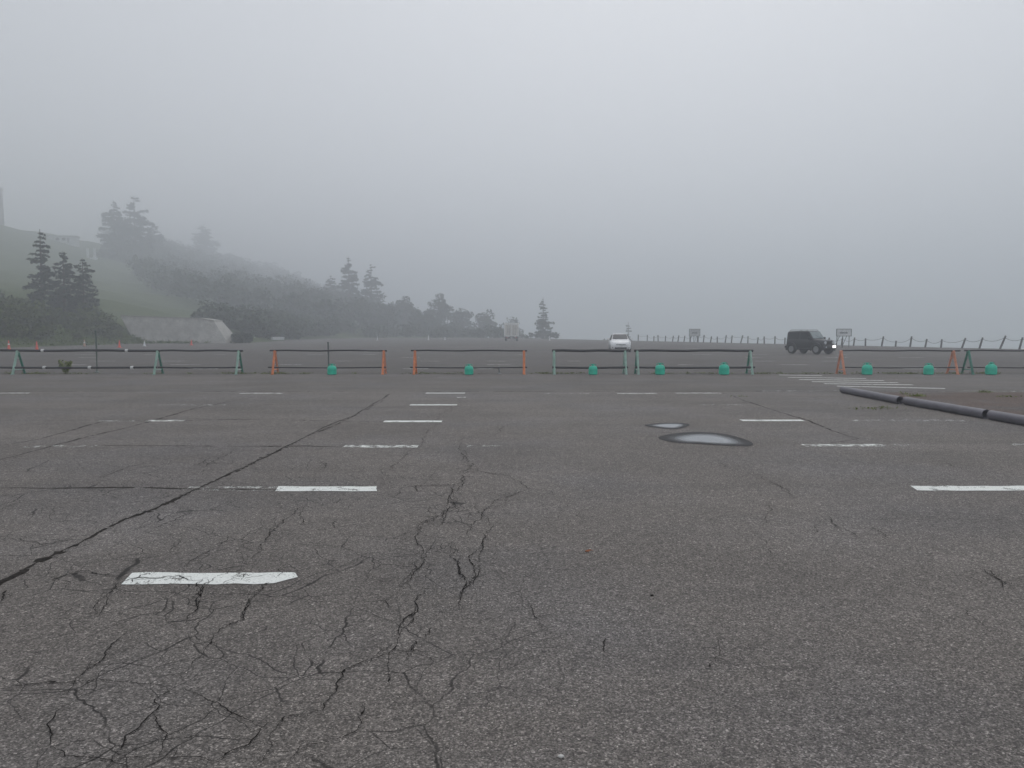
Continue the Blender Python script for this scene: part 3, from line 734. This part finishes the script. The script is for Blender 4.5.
def offroader(loc, rz):
    root = empty("offroad_car", loc, rz); tag(root, "boxy black off-roader with one lit lamp parked by the fence", "car")
    b = MB()
    section_body(b, [(1.66,.60,.50,.86,.55,.98),(1.60,.66,.44,.94,.60,1.04),(1.0,.70,.42,1.00,.64,1.09),(.78,.74,.42,1.02,.68,1.13),(.70,.74,.42,1.04,.69,1.18),
                     (.36,.745,.42,1.06,.645,1.68),(.28,.745,.42,1.06,.64,1.73),(-.6,.745,.42,1.06,.64,1.745),(-1.52,.74,.42,1.06,.63,1.72),(-1.60,.73,.44,1.04,.62,1.66),(-1.64,.70,.50,1.0,.60,1.2)])
    b.build("body", M_bblk, root, smooth=True, angle=35)
    w = MB(); w.slab([(.72,.60,1.18),(.72,-.60,1.18),(.375,-.575,1.655),(.375,.575,1.655)][::-1], .02)
    g = w.build("windscreen", plain("sky_tint_glass", (.22, .27, .28), .05, .1, 2, spec=1.0), root)  # sky reflection painted into the glass as a pale teal base colour
    wp = MB(); wp.tube([(.75, .3, 1.2), (.60, -.15, 1.40)], .011, 5); wp.build("wiper", M_trim, g)
    for s in (1, -1):
        for (xa, xb) in ((.42, -.34), (-.44, -1.42)):
            q = MB(); q.slab([(xa, .735 * s, 1.12), (xb, .735 * s, 1.12), (xb, .665 * s, 1.60), (xa - (.14 if xa > 0 else 0), .665 * s, 1.60)], .015 * s); q.build("side_window", M_glass, root)
        m = MB(); m.box((.50, min(s * .80, s * .98), 1.08), (.60, max(s * .80, s * .98), 1.28), .03); m.box((.53, min(s * .72, s * .82), 1.13), (.57, max(s * .72, s * .82), 1.17)); m.build("door_mirror", M_bblk, root)
        h = MB(); h.lathe([(.115, 0), (.115, .05), (.09, .07), (.03, .078)], 16, Matrix.Translation((1.655, s * .44, .85)) @ Matrix.Rotation(R(90), 4, 'Y')); h.build("headlight", M_lens, root)
        sd = MB(); sd.box((-.62, min(s * .74, s * .80), .36), (.62, max(s * .74, s * .80), .44), .02); sd.build("side_sill", M_trim, root)
        rl = MB(); rl.tube([(.2, s * .60, 1.75), (.1, s * .60, 1.80), (-1.3, s * .60, 1.80), (-1.4, s * .60, 1.745)], .018, 6); rl.build("roof_rail", M_trim, root)
        dh = MB(); dh.box((-.26, min(s * .75, s * .785), .93), (-.10, max(s * .75, s * .785), .965), .008); dh.build("door_handle", M_trim, root)
        for x in (1.12, -1.13):
            a = MB(); n = 14; r0, r1 = .40, .50
            v = []
            for k in range(n + 1):
                t = math.pi * (-.08 + 1.16 * k / n); c, q = math.cos(t), math.sin(t)
                for rr in (r0, r1):
                    for yy in (.70, .80): v.append((x + rr * c, s * yy, .37 + rr * q))
            f = []
            for k in range(n):
                o = 4 * k
                f += [(o, o + 4, o + 5, o + 1), (o + 2, o + 3, o + 7, o + 6), (o + 1, o + 5, o + 7, o + 3), (o, o + 2, o + 6, o + 4)]
            f += [(0, 1, 3, 2), (4 * n, 4 * n + 2, 4 * n + 3, 4 * n + 1)]
            a.add(v, f); a.build("wheel_arch", M_trim, root)
    gr = MB()
    for k in range(5): gr.box((1.64, -.27 + k * .12, .76), (1.68, -.21 + k * .12, .95), .008)
    gr.box((1.63, -.31, .73), (1.655, .31, .98), .008); gr.build("grille", M_trim, root)
    bp = MB(); bp.box((1.60, -.74, .44), (1.82, .74, .62), .03); bmp = bp.build("front_bumper", M_trim, root)
    ll = MB(); ll.box((1.815, .20, .49), (1.84, .54, .66), .008); lo = ll.build("lit_lamp", M_lit, root); lo["label"] = "bright white lit lamp on the bumper"
    fp = MB(); fp.lathe([(.06, 0), (.06, .02), (.03, .03)], 12, Matrix.Translation((1.815, -.52, .53)) @ Matrix.Rotation(R(90), 4, 'Y')); fp.build("fog_lamp", M_lens, root)
    rb = MB(); rb.box((-1.80, -.72, .44), (-1.62, .72, .60), .03); rb.build("rear_bumper", M_trim, root)
    sp = MB(); sp.lathe([(.12, 0), (.33, 0), (.36, .04), (.36, .16), (.33, .20), (.10, .20)], 22, Matrix.Translation((-1.66, 0, .98)) @ Matrix.Rotation(R(-90), 4, 'Y')); sp.build("spare_wheel", M_rub, root, smooth=True)
    un = MB(); un.box((-1.4, -.45, .30), (1.4, .45, .46)); un.build("chassis", M_dark, root)
    for x in (1.12, -1.13):
        for s in (1, -1): wheel(root, x, s * .66, .37, .21)
p = G(815.0, 354.2) + Vector((0, .9, 0)); offroader(p, R(-60)); bpy.data.objects['offroad_car'].scale = (.94, .94, .94)

def box_truck(loc, rz):
    root = empty("box_truck", loc, rz); tag(root, "white box truck seen from behind, far off in the fog", "truck")
    b = MB(); b.box((-2.4, -1.22, .72), (1.8, 1.22, 2.92), .05); b.build("cargo_box", M_tbox, root)
    fr = MB()
    for lo, hi in (((-2.46,-1.20,.74),(-2.40,-1.02,2.90)), ((-2.46,1.02,.74),(-2.40,1.20,2.90)), ((-2.46,-1.02,2.62),(-2.40,1.02,2.90)), ((-2.46,-1.02,.74),(-2.40,1.02,.90)), ((-2.46,-.05,.90),(-2.40,.05,2.62))): fr.box(lo, hi)
    fr.build("door_frame", M_tbox, root)
    for s in (1, -1):
        d = MB(); d.box((-2.435, min(s * .06, s * 1.01), .91), (-2.402, max(s * .06, s * 1.01), 2.61)); dd = d.build("rear_door", M_tdoor, root)
        k = MB(); k.tube([(-2.47, s * .30, .95), (-2.47, s * .30, 2.58)], .025, 6); k.tube([(-2.47, s * .62, .95), (-2.47, s * .62, 2.58)], .02, 6); k.build("lock_rod", M_steel, dd)
        t = MB(); t.box((-2.46, min(s * .62, s * .95), .46), (-2.40, max(s * .62, s * .95), .58), .01); t.build("tail_lamp", M_red, root)
        for x in (-1.3, 2.5): wheel(root, x, s * .92, .40, .30)
    bm_ = MB(); bm_.box((-2.44, -1.05, .36), (-2.30, 1.05, .62), .02); bm_.build("rear_bumper", M_trim, root)
    ch = MB(); ch.box((-2.2, -.45, .45), (3.2, .45, .70)); ch.build("chassis", M_dark, root)
    c = MB(); c.box((1.95, -1.0, .55), (3.5, 1.0, 2.25), .12); cb = c.build("cab", M_tbox, root)
    w = MB(); w.box((3.49, -.85, 1.35), (3.51, .85, 2.05)); w.build("windscreen", M_glass, cb)
    pl = MB(); pl.box((-2.47, -.17, .42), (-2.442, .17, .56)); pl.build("number_plate", M_white, root)
p = G(511.5, 340.9); box_truck(p + Vector((0, 2.4, 0)), R(90))

# ------------------------------------------------------------------ vegetation
def leaf_mesh(name, mat, pos, size, up=.4, seed=1, parent=None, sx=1.0, sy=.6):
    """many small leaf-clump faces, one quad each"""
    g = np.random.default_rng(seed); n = len(pos)
    nr = g.normal(size=(n, 3)); nr[:, 2] = np.abs(nr[:, 2]) + up; nr /= np.linalg.norm(nr, axis=1)[:, None]
    t = np.cross(nr, g.normal(size=(n, 3))); t /= np.linalg.norm(t, axis=1)[:, None] + 1e-9
    b = np.cross(nr, t); s = (np.asarray(size) * g.uniform(.6, 1.4, n))[:, None] if np.ndim(size) else size * g.uniform(.6, 1.4, (n, 1))
    q = np.stack([pos - t * s * sx, pos - b * s * sy + nr * s * .15, pos + t * s * sx, pos + b * s * sy + nr * s * .15], 1).reshape(-1, 3)
    me = bpy.data.meshes.new(name); me.vertices.add(4 * n); me.vertices.foreach_set("co", q.ravel())
    me.loops.add(4 * n); me.loops.foreach_set("vertex_index", np.arange(4 * n, dtype=np.int32))
    me.polygons.add(n); me.polygons.foreach_set("loop_start", np.arange(0, 4 * n, 4, dtype=np.int32)); me.polygons.foreach_set("loop_total", np.full(n, 4, dtype=np.int32))
    me.update(calc_edges=True); me.validate(); me.materials.append(mat)
    o = bpy.data.objects.new(name, me); COL.objects.link(o)
    if parent is not None: o.parent = parent
    return o
def lobes(g, R0, H, n, z0):
    L = []
    for k in range(n):
        a = g.uniform(0, 2 * math.pi); r = R0 * math.sqrt(g.uniform(0, 1)) * .8; f = g.uniform(0, 1)
        z = z0 + (H - z0) * (.15 + .75 * f * (1 - .55 * r / R0))
        L.append((r * math.cos(a), r * math.sin(a), z, R0 * g.uniform(.28, .55)))
    return L
def cloud(g, L, per):
    P = []
    for (x, y, z, r) in L:
        d = g.normal(size=(per, 3)); d /= np.linalg.norm(d, axis=1)[:, None]
        rad = r * g.uniform(.45, 1.08, per) ** .6
        P.append(np.array([x, y, z]) + d * rad[:, None] * np.array([1, 1, .75]))
    return np.concatenate(P)
def conifer(label, loc, H, Rb, seed, mat=M_pine, bare=.12, gappy=.25, group=None, lean=0.0, dens=1.0, cat="tree", ex=.6):
    g = np.random.default_rng(seed); root = empty("conifer_tree", loc, g.uniform(0, 6)); tag(root, label, cat, group)
    tr = MB(); tr.tube([(lean * H * t * t, 0, H * t) for t in (0, .25, .5, .75, 1)], [.022 * H, .018 * H, .013 * H, .008 * H, .002 * H], 8)
    limbs = MB(); P = []; S = []
    z = bare * H; 
    while z < H * .985:
        f = z / H; rmax = Rb * ((1 - f) ** ex) * g.uniform(.7, 1.15) + .12
        nb = int(g.integers(5, 9)) if f < .85 else 4
        for k in range(nb):
            if g.random() < gappy: continue
            a = g.uniform(0, 2 * math.pi); r = rmax * g.uniform(.55, 1.1); c, s = math.cos(a), math.sin(a)
            base = np.array([lean * H * f * f, 0, z]); 
            m = max(5, int(r * 16 * dens)); t = g.uniform(.15, 1, m) ** .8
            rise = g.uniform(-.24, .24); zj = g.uniform(-.014, .014) * H * (1 - f)
            x = r * t; zz = zj + rise * x - .10 * x * x / max(r, .5) + .06 * r * t ** 3
            wdt = .32 * r * (1 - .75 * t) + .08
            off = g.normal(size=m) * wdt * .5
            P.append(base + np.stack([c * x - s * off, s * x + c * off, zz + g.normal(size=m) * .05 * r], 1)); S.append(np.full(m, .05 * H ** .5 + .04 * r))
            if f < .8: base = base + np.array([0, 0, zj]); limbs.tube([base, base + np.array([c * r * .5, s * r * .5, rise * r * .5]), base + np.array([c * r * .92, s * r * .92, rise * r * .92 - .08 * r])], [.006 * H * (1 - f) + .012, .012, .006], 4, False)
        z += H * g.uniform(.028, .05)
    t = tr.build("trunk", M_bark, root, smooth=True)
    limbs.build("limbs", M_bark, t)
    leaf_mesh("crown", mat, np.concatenate(P), np.concatenate(S), .9, seed, root, 1.25, .55)
    return root
def broadleaf(label, loc, H, R0, seed, mat=M_leaf, group=None, name="broadleaf_tree", cat="tree", per=110, nl=22, size=.2):
    g = np.random.default_rng(seed); root = empty(name, loc, 0); tag(root, label, cat, group)
    L = lobes(g, R0, H, nl, H * .22)
    tr = MB(); tr.tube([(0, 0, -.3), (.05 * H * .3, 0, H * .3), (0, .03 * H, H * .7)], [.028 * H, .02 * H, .008 * H], 8)
    for (x, y, z, r) in L[:9]: tr.tube([(0, 0, H * .22), (x * .5, y * .5, z * .6 + H * .08), (x, y, z)], [.014 * H, .009 * H, .004 * H], 5, False)
    tr.build("trunk", M_bark, root, smooth=True)
    leaf_mesh("crown", mat, cloud(g, L, per), size, .4, seed, root)
    return root
def on_hill(px, d): x = XD(px, d); return Vector((x, d, hgt(x, d) - .1))
def tree_h(px, py_top, d, loc): return AT(px, py_top, d).z - loc.z

SG = "conifers standing on the left slope"
def con(px, top, d, Rb, seed, label, group, **kw):
    l = on_hill(px, d); H = tree_h(px, top, d, l); return conifer(label, l, H, Rb, seed, group=group, **kw)
con(45, 229, 100, 2.5, 11, "dark narrow conifer rising from the bushes, leftmost of three", SG, gappy=.22, dens=1.5)
con(67, 251, 101, 2.7, 12, "middle conifer of the three above the roadside bushes", SG, gappy=.25, dens=1.5)
con(86, 258, 102, 2.9, 13, "bushy lower conifer, rightmost of the three above the bushes", SG, gappy=.22, dens=1.5)
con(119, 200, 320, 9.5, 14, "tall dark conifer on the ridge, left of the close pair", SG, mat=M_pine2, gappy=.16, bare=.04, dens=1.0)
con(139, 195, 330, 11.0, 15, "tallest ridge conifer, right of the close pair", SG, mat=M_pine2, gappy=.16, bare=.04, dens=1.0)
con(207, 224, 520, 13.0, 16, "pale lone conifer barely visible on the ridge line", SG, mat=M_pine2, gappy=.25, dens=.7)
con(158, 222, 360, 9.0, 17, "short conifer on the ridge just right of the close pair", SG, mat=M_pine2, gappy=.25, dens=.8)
FG = "trees along the far edge of the lot"
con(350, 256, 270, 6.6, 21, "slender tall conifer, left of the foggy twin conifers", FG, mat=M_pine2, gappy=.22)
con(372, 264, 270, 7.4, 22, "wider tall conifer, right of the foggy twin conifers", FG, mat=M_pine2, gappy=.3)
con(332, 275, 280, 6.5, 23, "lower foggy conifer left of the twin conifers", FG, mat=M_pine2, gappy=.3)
con(543, 297, 196, 4.5, 24, "lone conifer right of the far box truck", FG, mat=M_pine, gappy=.28, bare=.03, dens=1.1, ex=.85)
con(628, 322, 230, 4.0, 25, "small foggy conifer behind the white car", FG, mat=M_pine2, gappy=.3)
def bro(px, top, d, R0, seed, label, **kw):
    l = on_hill(px, d); H = tree_h(px, top, d, l); return broadleaf(label, l, H, R0, seed, mat=M_wdl, group=FG, size=.34, **kw)
bro(404, 293, 249, 3.2, 31, "small rounded tree between the twin conifers and the round tree")
bro(439, 287, 247, 4.2, 32, "round foggy tree midway between the conifers and the truck", nl=28)
bro(318, 285, 225, 4.8, 33, "wide broadleaf tree at the foot of the wooded slope")
bro(462, 303, 244, 3.8, 34, "low broadleaf tree right of the round foggy tree")
bro(485, 306, 243, 4.2, 35, "low wide tree just left of the far box truck")
bro(512, 309, 246, 4.0, 36, "low tree directly behind the far box truck")
bro(388, 300, 225, 3.6, 37, "low broadleaf tree in front of the right twin conifer")
bro(360, 296, 222, 4.2, 38, "low broadleaf tree at the feet of the twin conifers")
bro(422, 306, 225, 3.4, 39, "low tree left below the round foggy tree")
bro(609, 323, 212, 3.0, 40, "low dark bushy tree left behind the white car")
# woods and bushes that read as one mass
g = np.random.default_rng(4)
W = []; 
WS = []
while len(W) < 880:
    d = g.uniform(130, 640); px = g.uniform(112, 430); x = XD(px, d); u = float(np.interp(d, HB_Y, HB_X)) - x
    if u < 3 or (d < 185 and px > 150) or (px < 130 and d < 330) or (130 <= px < 178 and d < 185 + (178 - px) * 1.1) or (d < 130 and u < 8): continue
    H = g.uniform(5.5, 10.0) + 4.5 * min(1, max(0, (d - 170) / 200)); R0 = H * g.uniform(.34, .5); z = hgt(x, d) - .2
    L = lobes(g, R0, H, 9, H * .1)
    W.append(cloud(g, L, 50 if d < 300 else 34) + np.array([x, d, z])); WS.append(np.full(len(W[-1]), .40 if d < 300 else .40 + (d - 300) * .0012))
wd = leaf_mesh("woodland", M_wdl, np.concatenate(W), np.concatenate(WS), .4, 5); wd["kind"] = "stuff"
W = []
for i in range(95):
    px = g.uniform(300, 604); d = g.uniform(188, 235); x = XD(px, d)
    H = g.uniform(2.2, 4.6) * (1 if px < 500 else .8); L = lobes(g, H * .75, H, 8, .1)
    W.append(cloud(g, L, 50) + np.array([x, d, hgt(x, d) - .2]))
for i in range(150):
    d = g.uniform(122, 180); u = g.uniform(.6, 12); x = float(np.interp(d, HB_Y, HB_X)) - u
    if 512 + x / d * FPX < 168: continue
    H = g.uniform(1.8, 4.4); L = lobes(g, H * .7, H, 8, .1)
    W.append(cloud(g, L, 60) + np.array([x, d, hgt(x, d) - .2]))
for i in range(12):
    x = -37.0 + g.uniform(-.2, .9); d = g.uniform(102.8, 106.5); H = g.uniform(.9, 1.9); L = lobes(g, H * .5, H, 8, .1)
    W.append(cloud(g, L, 60) + np.array([x, d, 0]))
for i in range(130):
    d = 124 + 46 * g.uniform(0, 1); u = g.uniform(.6, 9); x = float(np.interp(d, HB_Y, HB_X)) - u + (1.2 if d < 112 else 0)
    if d < 107.5: x = -37.2 + g.uniform(0, 1.0)
    H = g.uniform(1.6, 4.2) * (.6 if d < 110 else 1); L = lobes(g, H * .75, H, 8, .1)
    W.append(cloud(g, L, 60) + np.array([x, d, hgt(x, d) - .2]))
for i in range(40):
    px = g.uniform(310, 500); d = g.uniform(225, 262); x = XD(px, d); H = g.uniform(4, 6.5); L = lobes(g, H * .7, H, 9, .1)
    W.append(cloud(g, L, 60) + np.array([x, d, hgt(x, d) - .2]))
ub = leaf_mesh("undergrowth", M_wdl, np.concatenate(W), .30, .4, 6); ub["kind"] = "stuff"
W = []
n = 0
while n < 120:
    px = g.uniform(-60, 138); d = g.uniform(76, 106); x = XD(px, d); u = x_left(d) - x
    if u < 1.2 or u > 19: continue
    if px > 118 and d > 96: continue
    H = g.uniform(1.3, 3.3) * (1 if u > 4 else .55); L = lobes(g, H * .8, H, 9, .05)
    W.append(cloud(g, L, 70) + np.array([x, d, hgt(x, d) - .2])); n += 1
sb = leaf_mesh("roadside_shrubbery", M_leaf, np.concatenate(W), .20, .5, 7); sb["kind"] = "stuff"
W = []
for i in range(1500):
    d = g.uniform(70, 106); x = x_left(d) - g.uniform(-.3, 6); W.append(np.array([[x, d, hgt(x, d) + .1]]) + g.normal(size=(9, 3)) * np.array([.35, .35, .12]))
gr = leaf_mesh("bank_grass", M_grass, np.concatenate(W), .14, .1, 8, None, .5, 1.2); gr["kind"] = "stuff"

# weeds in the joint under the barricades
W = []
for i in range(46):
    px = g.uniform(0, 1024)
    c = np.array([XD(px, Y_BAR), Y_BAR + g.normal() * .04, .02]); L = g.uniform(.05, .5)
    k = int(30 + L * 160); W.append(c + g.normal(size=(k, 3)) * np.array([L, .05, .02]) + np.array([0, 0, .015]))
for (px, py, k, s) in [(917, 396.5, 220, .12), (984, 392.6, 160, .10), (905, 394.5, 60, .1), (880, 408.8, 90, .2), (868, 409.2, 60, .2), (1005, 397, 80, .15), (741, 397, 20, .08)]:
    p = G(px, py); W.append(np.array([p.x, p.y, .02]) + g.normal(size=(k // 2, 3)) * np.array([s, s * .5, .02]))
wj = leaf_mesh("joint_weeds", M_weed, np.maximum(np.concatenate(W), np.array([-1e9, -1e9, .01])), .022, .1, 9, None, .5, 1.2); wj["kind"] = "stuff"
p = G(66, 373.2); root = empty("weed_plant", p); tag(root, "bushy green weed growing in the joint under the long green barricade", "plant")
st = MB(); S = []
for k in range(22):
    a = g.uniform(0, 6.28); h = g.uniform(.22, .54); q = [np.array([0, 0, 0]), np.array([math.cos(a) * .08, math.sin(a) * .08, h * .6]), np.array([math.cos(a) * .22, math.sin(a) * .22, h])]
    st.tube(q, [.006, .004, .002], 4, False)
    for t in np.linspace(.2, 1, 14): S.append(q[0] * (1 - t) ** 2 + 2 * q[1] * t * (1 - t) + q[2] * t * t + g.normal(size=3) * .02)
st.build("stems", M_weed, root); leaf_mesh("leaves", M_weed, np.array(S), .05, .3, 10, root)

# ------------------------------------------------------------------ retaining wall, hut, tower
p0 = G(139, 343.6); p1 = G(229, 343.2); yb = 101.8
xa, xb = XD(136, yb), XD(229, yb)
root = empty("retaining_wall", ((xa + xb) / 2, yb, 0)); tag(root, "sloping stone retaining wall at the foot of the wooded hill", "wall")
m = MB(); c = (xa + xb) / 2; zt0 = AT(125, 316.3, yb + 1.4).z; zt1 = AT(214, 319.5, yb + 1.4).z
fa, fb, ta, tb = xa - c, xb - c, XD(122, yb + 1.4) - c, XD(215, yb + 1.4) - c
n = 16; v = []
for i in range(n + 1):
    t = i / n; bx = fa + (fb - fa) * t; tx = ta + (tb - ta) * t; zt = zt0 + (zt1 - zt0) * t - (.25 * max(0, t - .85) / .15)
    v += [(bx, 0, -.2), (tx, 1.4, zt), (tx, 4.4, zt), (bx, 5.2, -.2)]
f = []
for i in range(n):
    o = 4 * i
    f += [(o, o + 4, o + 5, o + 1), (o + 1, o + 5, o + 6, o + 2), (o + 2, o + 6, o + 7, o + 3), (o + 3, o + 7, o + 4, o)]
f += [(0, 1, 2, 3), (4 * n, 4 * n + 3, 4 * n + 2, 4 * n + 1)]
m.add(v, f); m.build("stone_face", M_conc, root)
cp = MB(); v = []
for i in range(n + 1):
    o = m.v[4 * i + 1]; q = m.v[4 * i + 2]
    v += [(o[0], o[1] - .08, o[2] + .002), (o[0], o[1] - .08, o[2] + .16), (q[0], q[1] + .05, q[2] + .16), (q[0], q[1] + .05, q[2] + .002)]
cp.add(v, f); cp.build("coping", plain("coping_concrete", (.36, .35, .32), .9), root)

l = on_hill(68, 330); root = empty("hut", l, .15); tag(root, "low pale hut with a flat roof, faint on the hilltop", "building")
m = MB(); m.box((-5.6, -2, -1.5), (5.6, 2, 2.5)); m.build("wall", M_hut, root)
m = MB(); m.box((-6.0, -2.4, 2.5), (6.0, 2.4, 2.95), .05); m.build("roof", M_roof, root)
for x in (-2.2, .2):
    m = MB(); m.box((x, -2.03, .9), (x + 1.4, -2.003, 1.9)); m.build("window", M_glass, root)
m = MB(); m.box((2.2, -2.03, 0), (3.1, -2.003, 2.0)); m.build("door", M_steel, root)
l = on_hill(95, 300); root = empty("white_gateway", l, .1); tag(root, "small white gateway of two posts below the ridge conifers", "gate")
for s in (-1, 1):
    m = MB(); m.box((s * 1.3 - .4, -.3, -.6), (s * 1.3 + .4, .3, 4.2), .03); m.build("post", M_hut, root)
m = MB(); m.box((-2.2, -.38, -.2), (2.2, .38, .6), .03); m.build("plinth", M_hut, root)
l = on_hill(1, 385); root = empty("tower", l, 0); tag(root, "square grey tower fading into the fog at the left edge", "tower")
Ht = AT(0, 187, 385).z - l.z
m = MB(); m.add([(-2.9,-2.9,-2),(2.9,-2.9,-2),(2.9,2.9,-2),(-2.9,2.9,-2),(-2.6,-2.6,Ht*.93),(2.6,-2.6,Ht*.93),(2.6,2.6,Ht*.93),(-2.6,2.6,Ht*.93)], [(3,2,1,0),(4,5,6,7),(0,1,5,4),(1,2,6,5),(2,3,7,6),(3,0,4,7)])
m.build("shaft", M_tower, root)
m = MB(); m.box((-2.9, -2.9, Ht * .93), (2.9, 2.9, Ht), .06); m.build("cap", M_tower, root)

# ------------------------------------------------------------------ small things on the asphalt
p = G(588, 552.5); root = empty("fallen_leaf", p, .6); tag(root, "small orange-brown fallen leaf on the bare asphalt", "leaf")
m = MB(); v = []; n = 12
for i in range(n + 1):
    t = i / n; w = .015 * math.sin(math.pi * t) ** .7 * (1 + .2 * math.sin(i * 2.6)); x = -.028 + .056 * t; z = .006 + .012 * abs(t - .4)
    v += [(x, -w, z + .006), (x, 0, z), (x, w, z + .008)]
m.add(v, [q for i in range(n) for q in ((3*i, 3*i+3, 3*i+4, 3*i+1), (3*i+1, 3*i+4, 3*i+5, 3*i+2))]); m.build("blade", M_fallen, root)
m = MB(); m.tube([(.026, 0, .012), (.04, .004, .012), (.05, .0, .005)], .0014, 5); m.build("stalk", M_fallen, root)
def pebble(px, py, s, label, mat):
    p = G(px, py); bm = bmesh.new(); bmesh.ops.create_icosphere(bm, subdivisions=3, radius=1)
    for v in bm.verts:
        k = 1 + .18 * math.sin(v.co.x * 3 + px) * math.cos(v.co.y * 4 + py); v.co = Vector((v.co.x * s * k, v.co.y * s * .8 * k, v.co.z * s * .55 * k))
    me = bpy.data.meshes.new("pebble"); bm.to_mesh(me); bm.free(); me.materials.append(mat); me.shade_smooth()
    o = bpy.data.objects.new("pebble", me); COL.objects.link(o); o.location = p + Vector((0, 0, s * .45)); tag(o, label, "pebble", "loose pebbles on the asphalt")
pebble(561, 757.5, .011, "tiny white pebble at the bottom edge of the asphalt", M_peb)
pebble(652, 596, .010, "dark pebble on bare asphalt right of the fallen leaf", M_crack)

# ------------------------------------------------------------------ haze, sky and light
FOG = .0039
hb = MB(); hb.box((-895, -56, -38), (895, 1570, 82))
haze = hb.build("haze", M_dark); haze["kind"] = "stuff"
hm = bpy.data.materials.new("haze_air"); hm.use_nodes = True; nt = hm.node_tree; nt.nodes.clear()
ho = nt.nodes.new('ShaderNodeOutputMaterial'); hv = nt.nodes.new('ShaderNodeVolumePrincipled')
hv.inputs['Color'].default_value = (.87, .905, .955, 1); hv.inputs['Density'].default_value = FOG; hv.inputs['Anisotropy'].default_value = .55
nt.links.new(hv.outputs[0], ho.inputs['Volume'])
haze.data.materials.clear(); haze.data.materials.append(hm)

DECK = .62
SUN_EL, SUN_AZ = 52.0, 14.0     # azimuth clockwise from straight ahead
w = bpy.data.worlds.new("World"); SC.world = w; w.use_nodes = True; nt = w.node_tree; nt.nodes.clear()
wo = nt.nodes.new('ShaderNodeOutputWorld'); bg = nt.nodes.new('ShaderNodeBackground'); sky = nt.nodes.new('ShaderNodeTexSky')
sky.sky_type = 'NISHITA'; sky.sun_disc = False; sky.sun_elevation = R(SUN_EL); sky.sun_rotation = R(SUN_AZ)
sky.air_density = 1.0; sky.dust_density = 4.0; sky.ozone_density = 1.0; sky.altitude = 0
hs = nt.nodes.new('ShaderNodeHueSaturation'); hs.inputs['Saturation'].default_value = .30
# an even cloud deck over the clear-sky gradient
dk = nt.nodes.new('ShaderNodeMix'); dk.data_type = 'RGBA'; dk.inputs[0].default_value = DECK
nt.links.new(sky.outputs[0], hs.inputs['Color']); nt.links.new(hs.outputs[0], dk.inputs[6]); dk.inputs[7].default_value = (9.6, 9.9, 10.4, 1)
nt.links.new(dk.outputs[2], bg.inputs[0]); nt.links.new(bg.outputs[0], wo.inputs[0])
bg.inputs[1].default_value = .100
sd = bpy.data.lights.new("sun", 'SUN'); so = bpy.data.objects.new("sun", sd); COL.objects.link(so)
sd.energy = .6; sd.angle = R(50); sd.color = (1, .975, .94)
dirv = Vector((math.sin(R(SUN_AZ)) * math.cos(R(SUN_EL)), math.cos(R(SUN_AZ)) * math.cos(R(SUN_EL)), math.sin(R(SUN_EL))))
so.rotation_euler = (-dirv).to_track_quat('-Z', 'Y').to_euler(); so.location = dirv * 50

SC.view_settings.view_transform = 'Standard'; SC.view_settings.look = 'None'
SC.view_settings.exposure = -0.22; SC.view_settings.gamma = 1.0
c = SC.cycles
c.max_bounces = 8; c.diffuse_bounces = 3; c.glossy_bounces = 3; c.volume_bounces = 4; c.transparent_max_bounces = 12
c.use_denoising = True
try: c.denoiser = 'OPENIMAGEDENOISE'
except Exception: pass
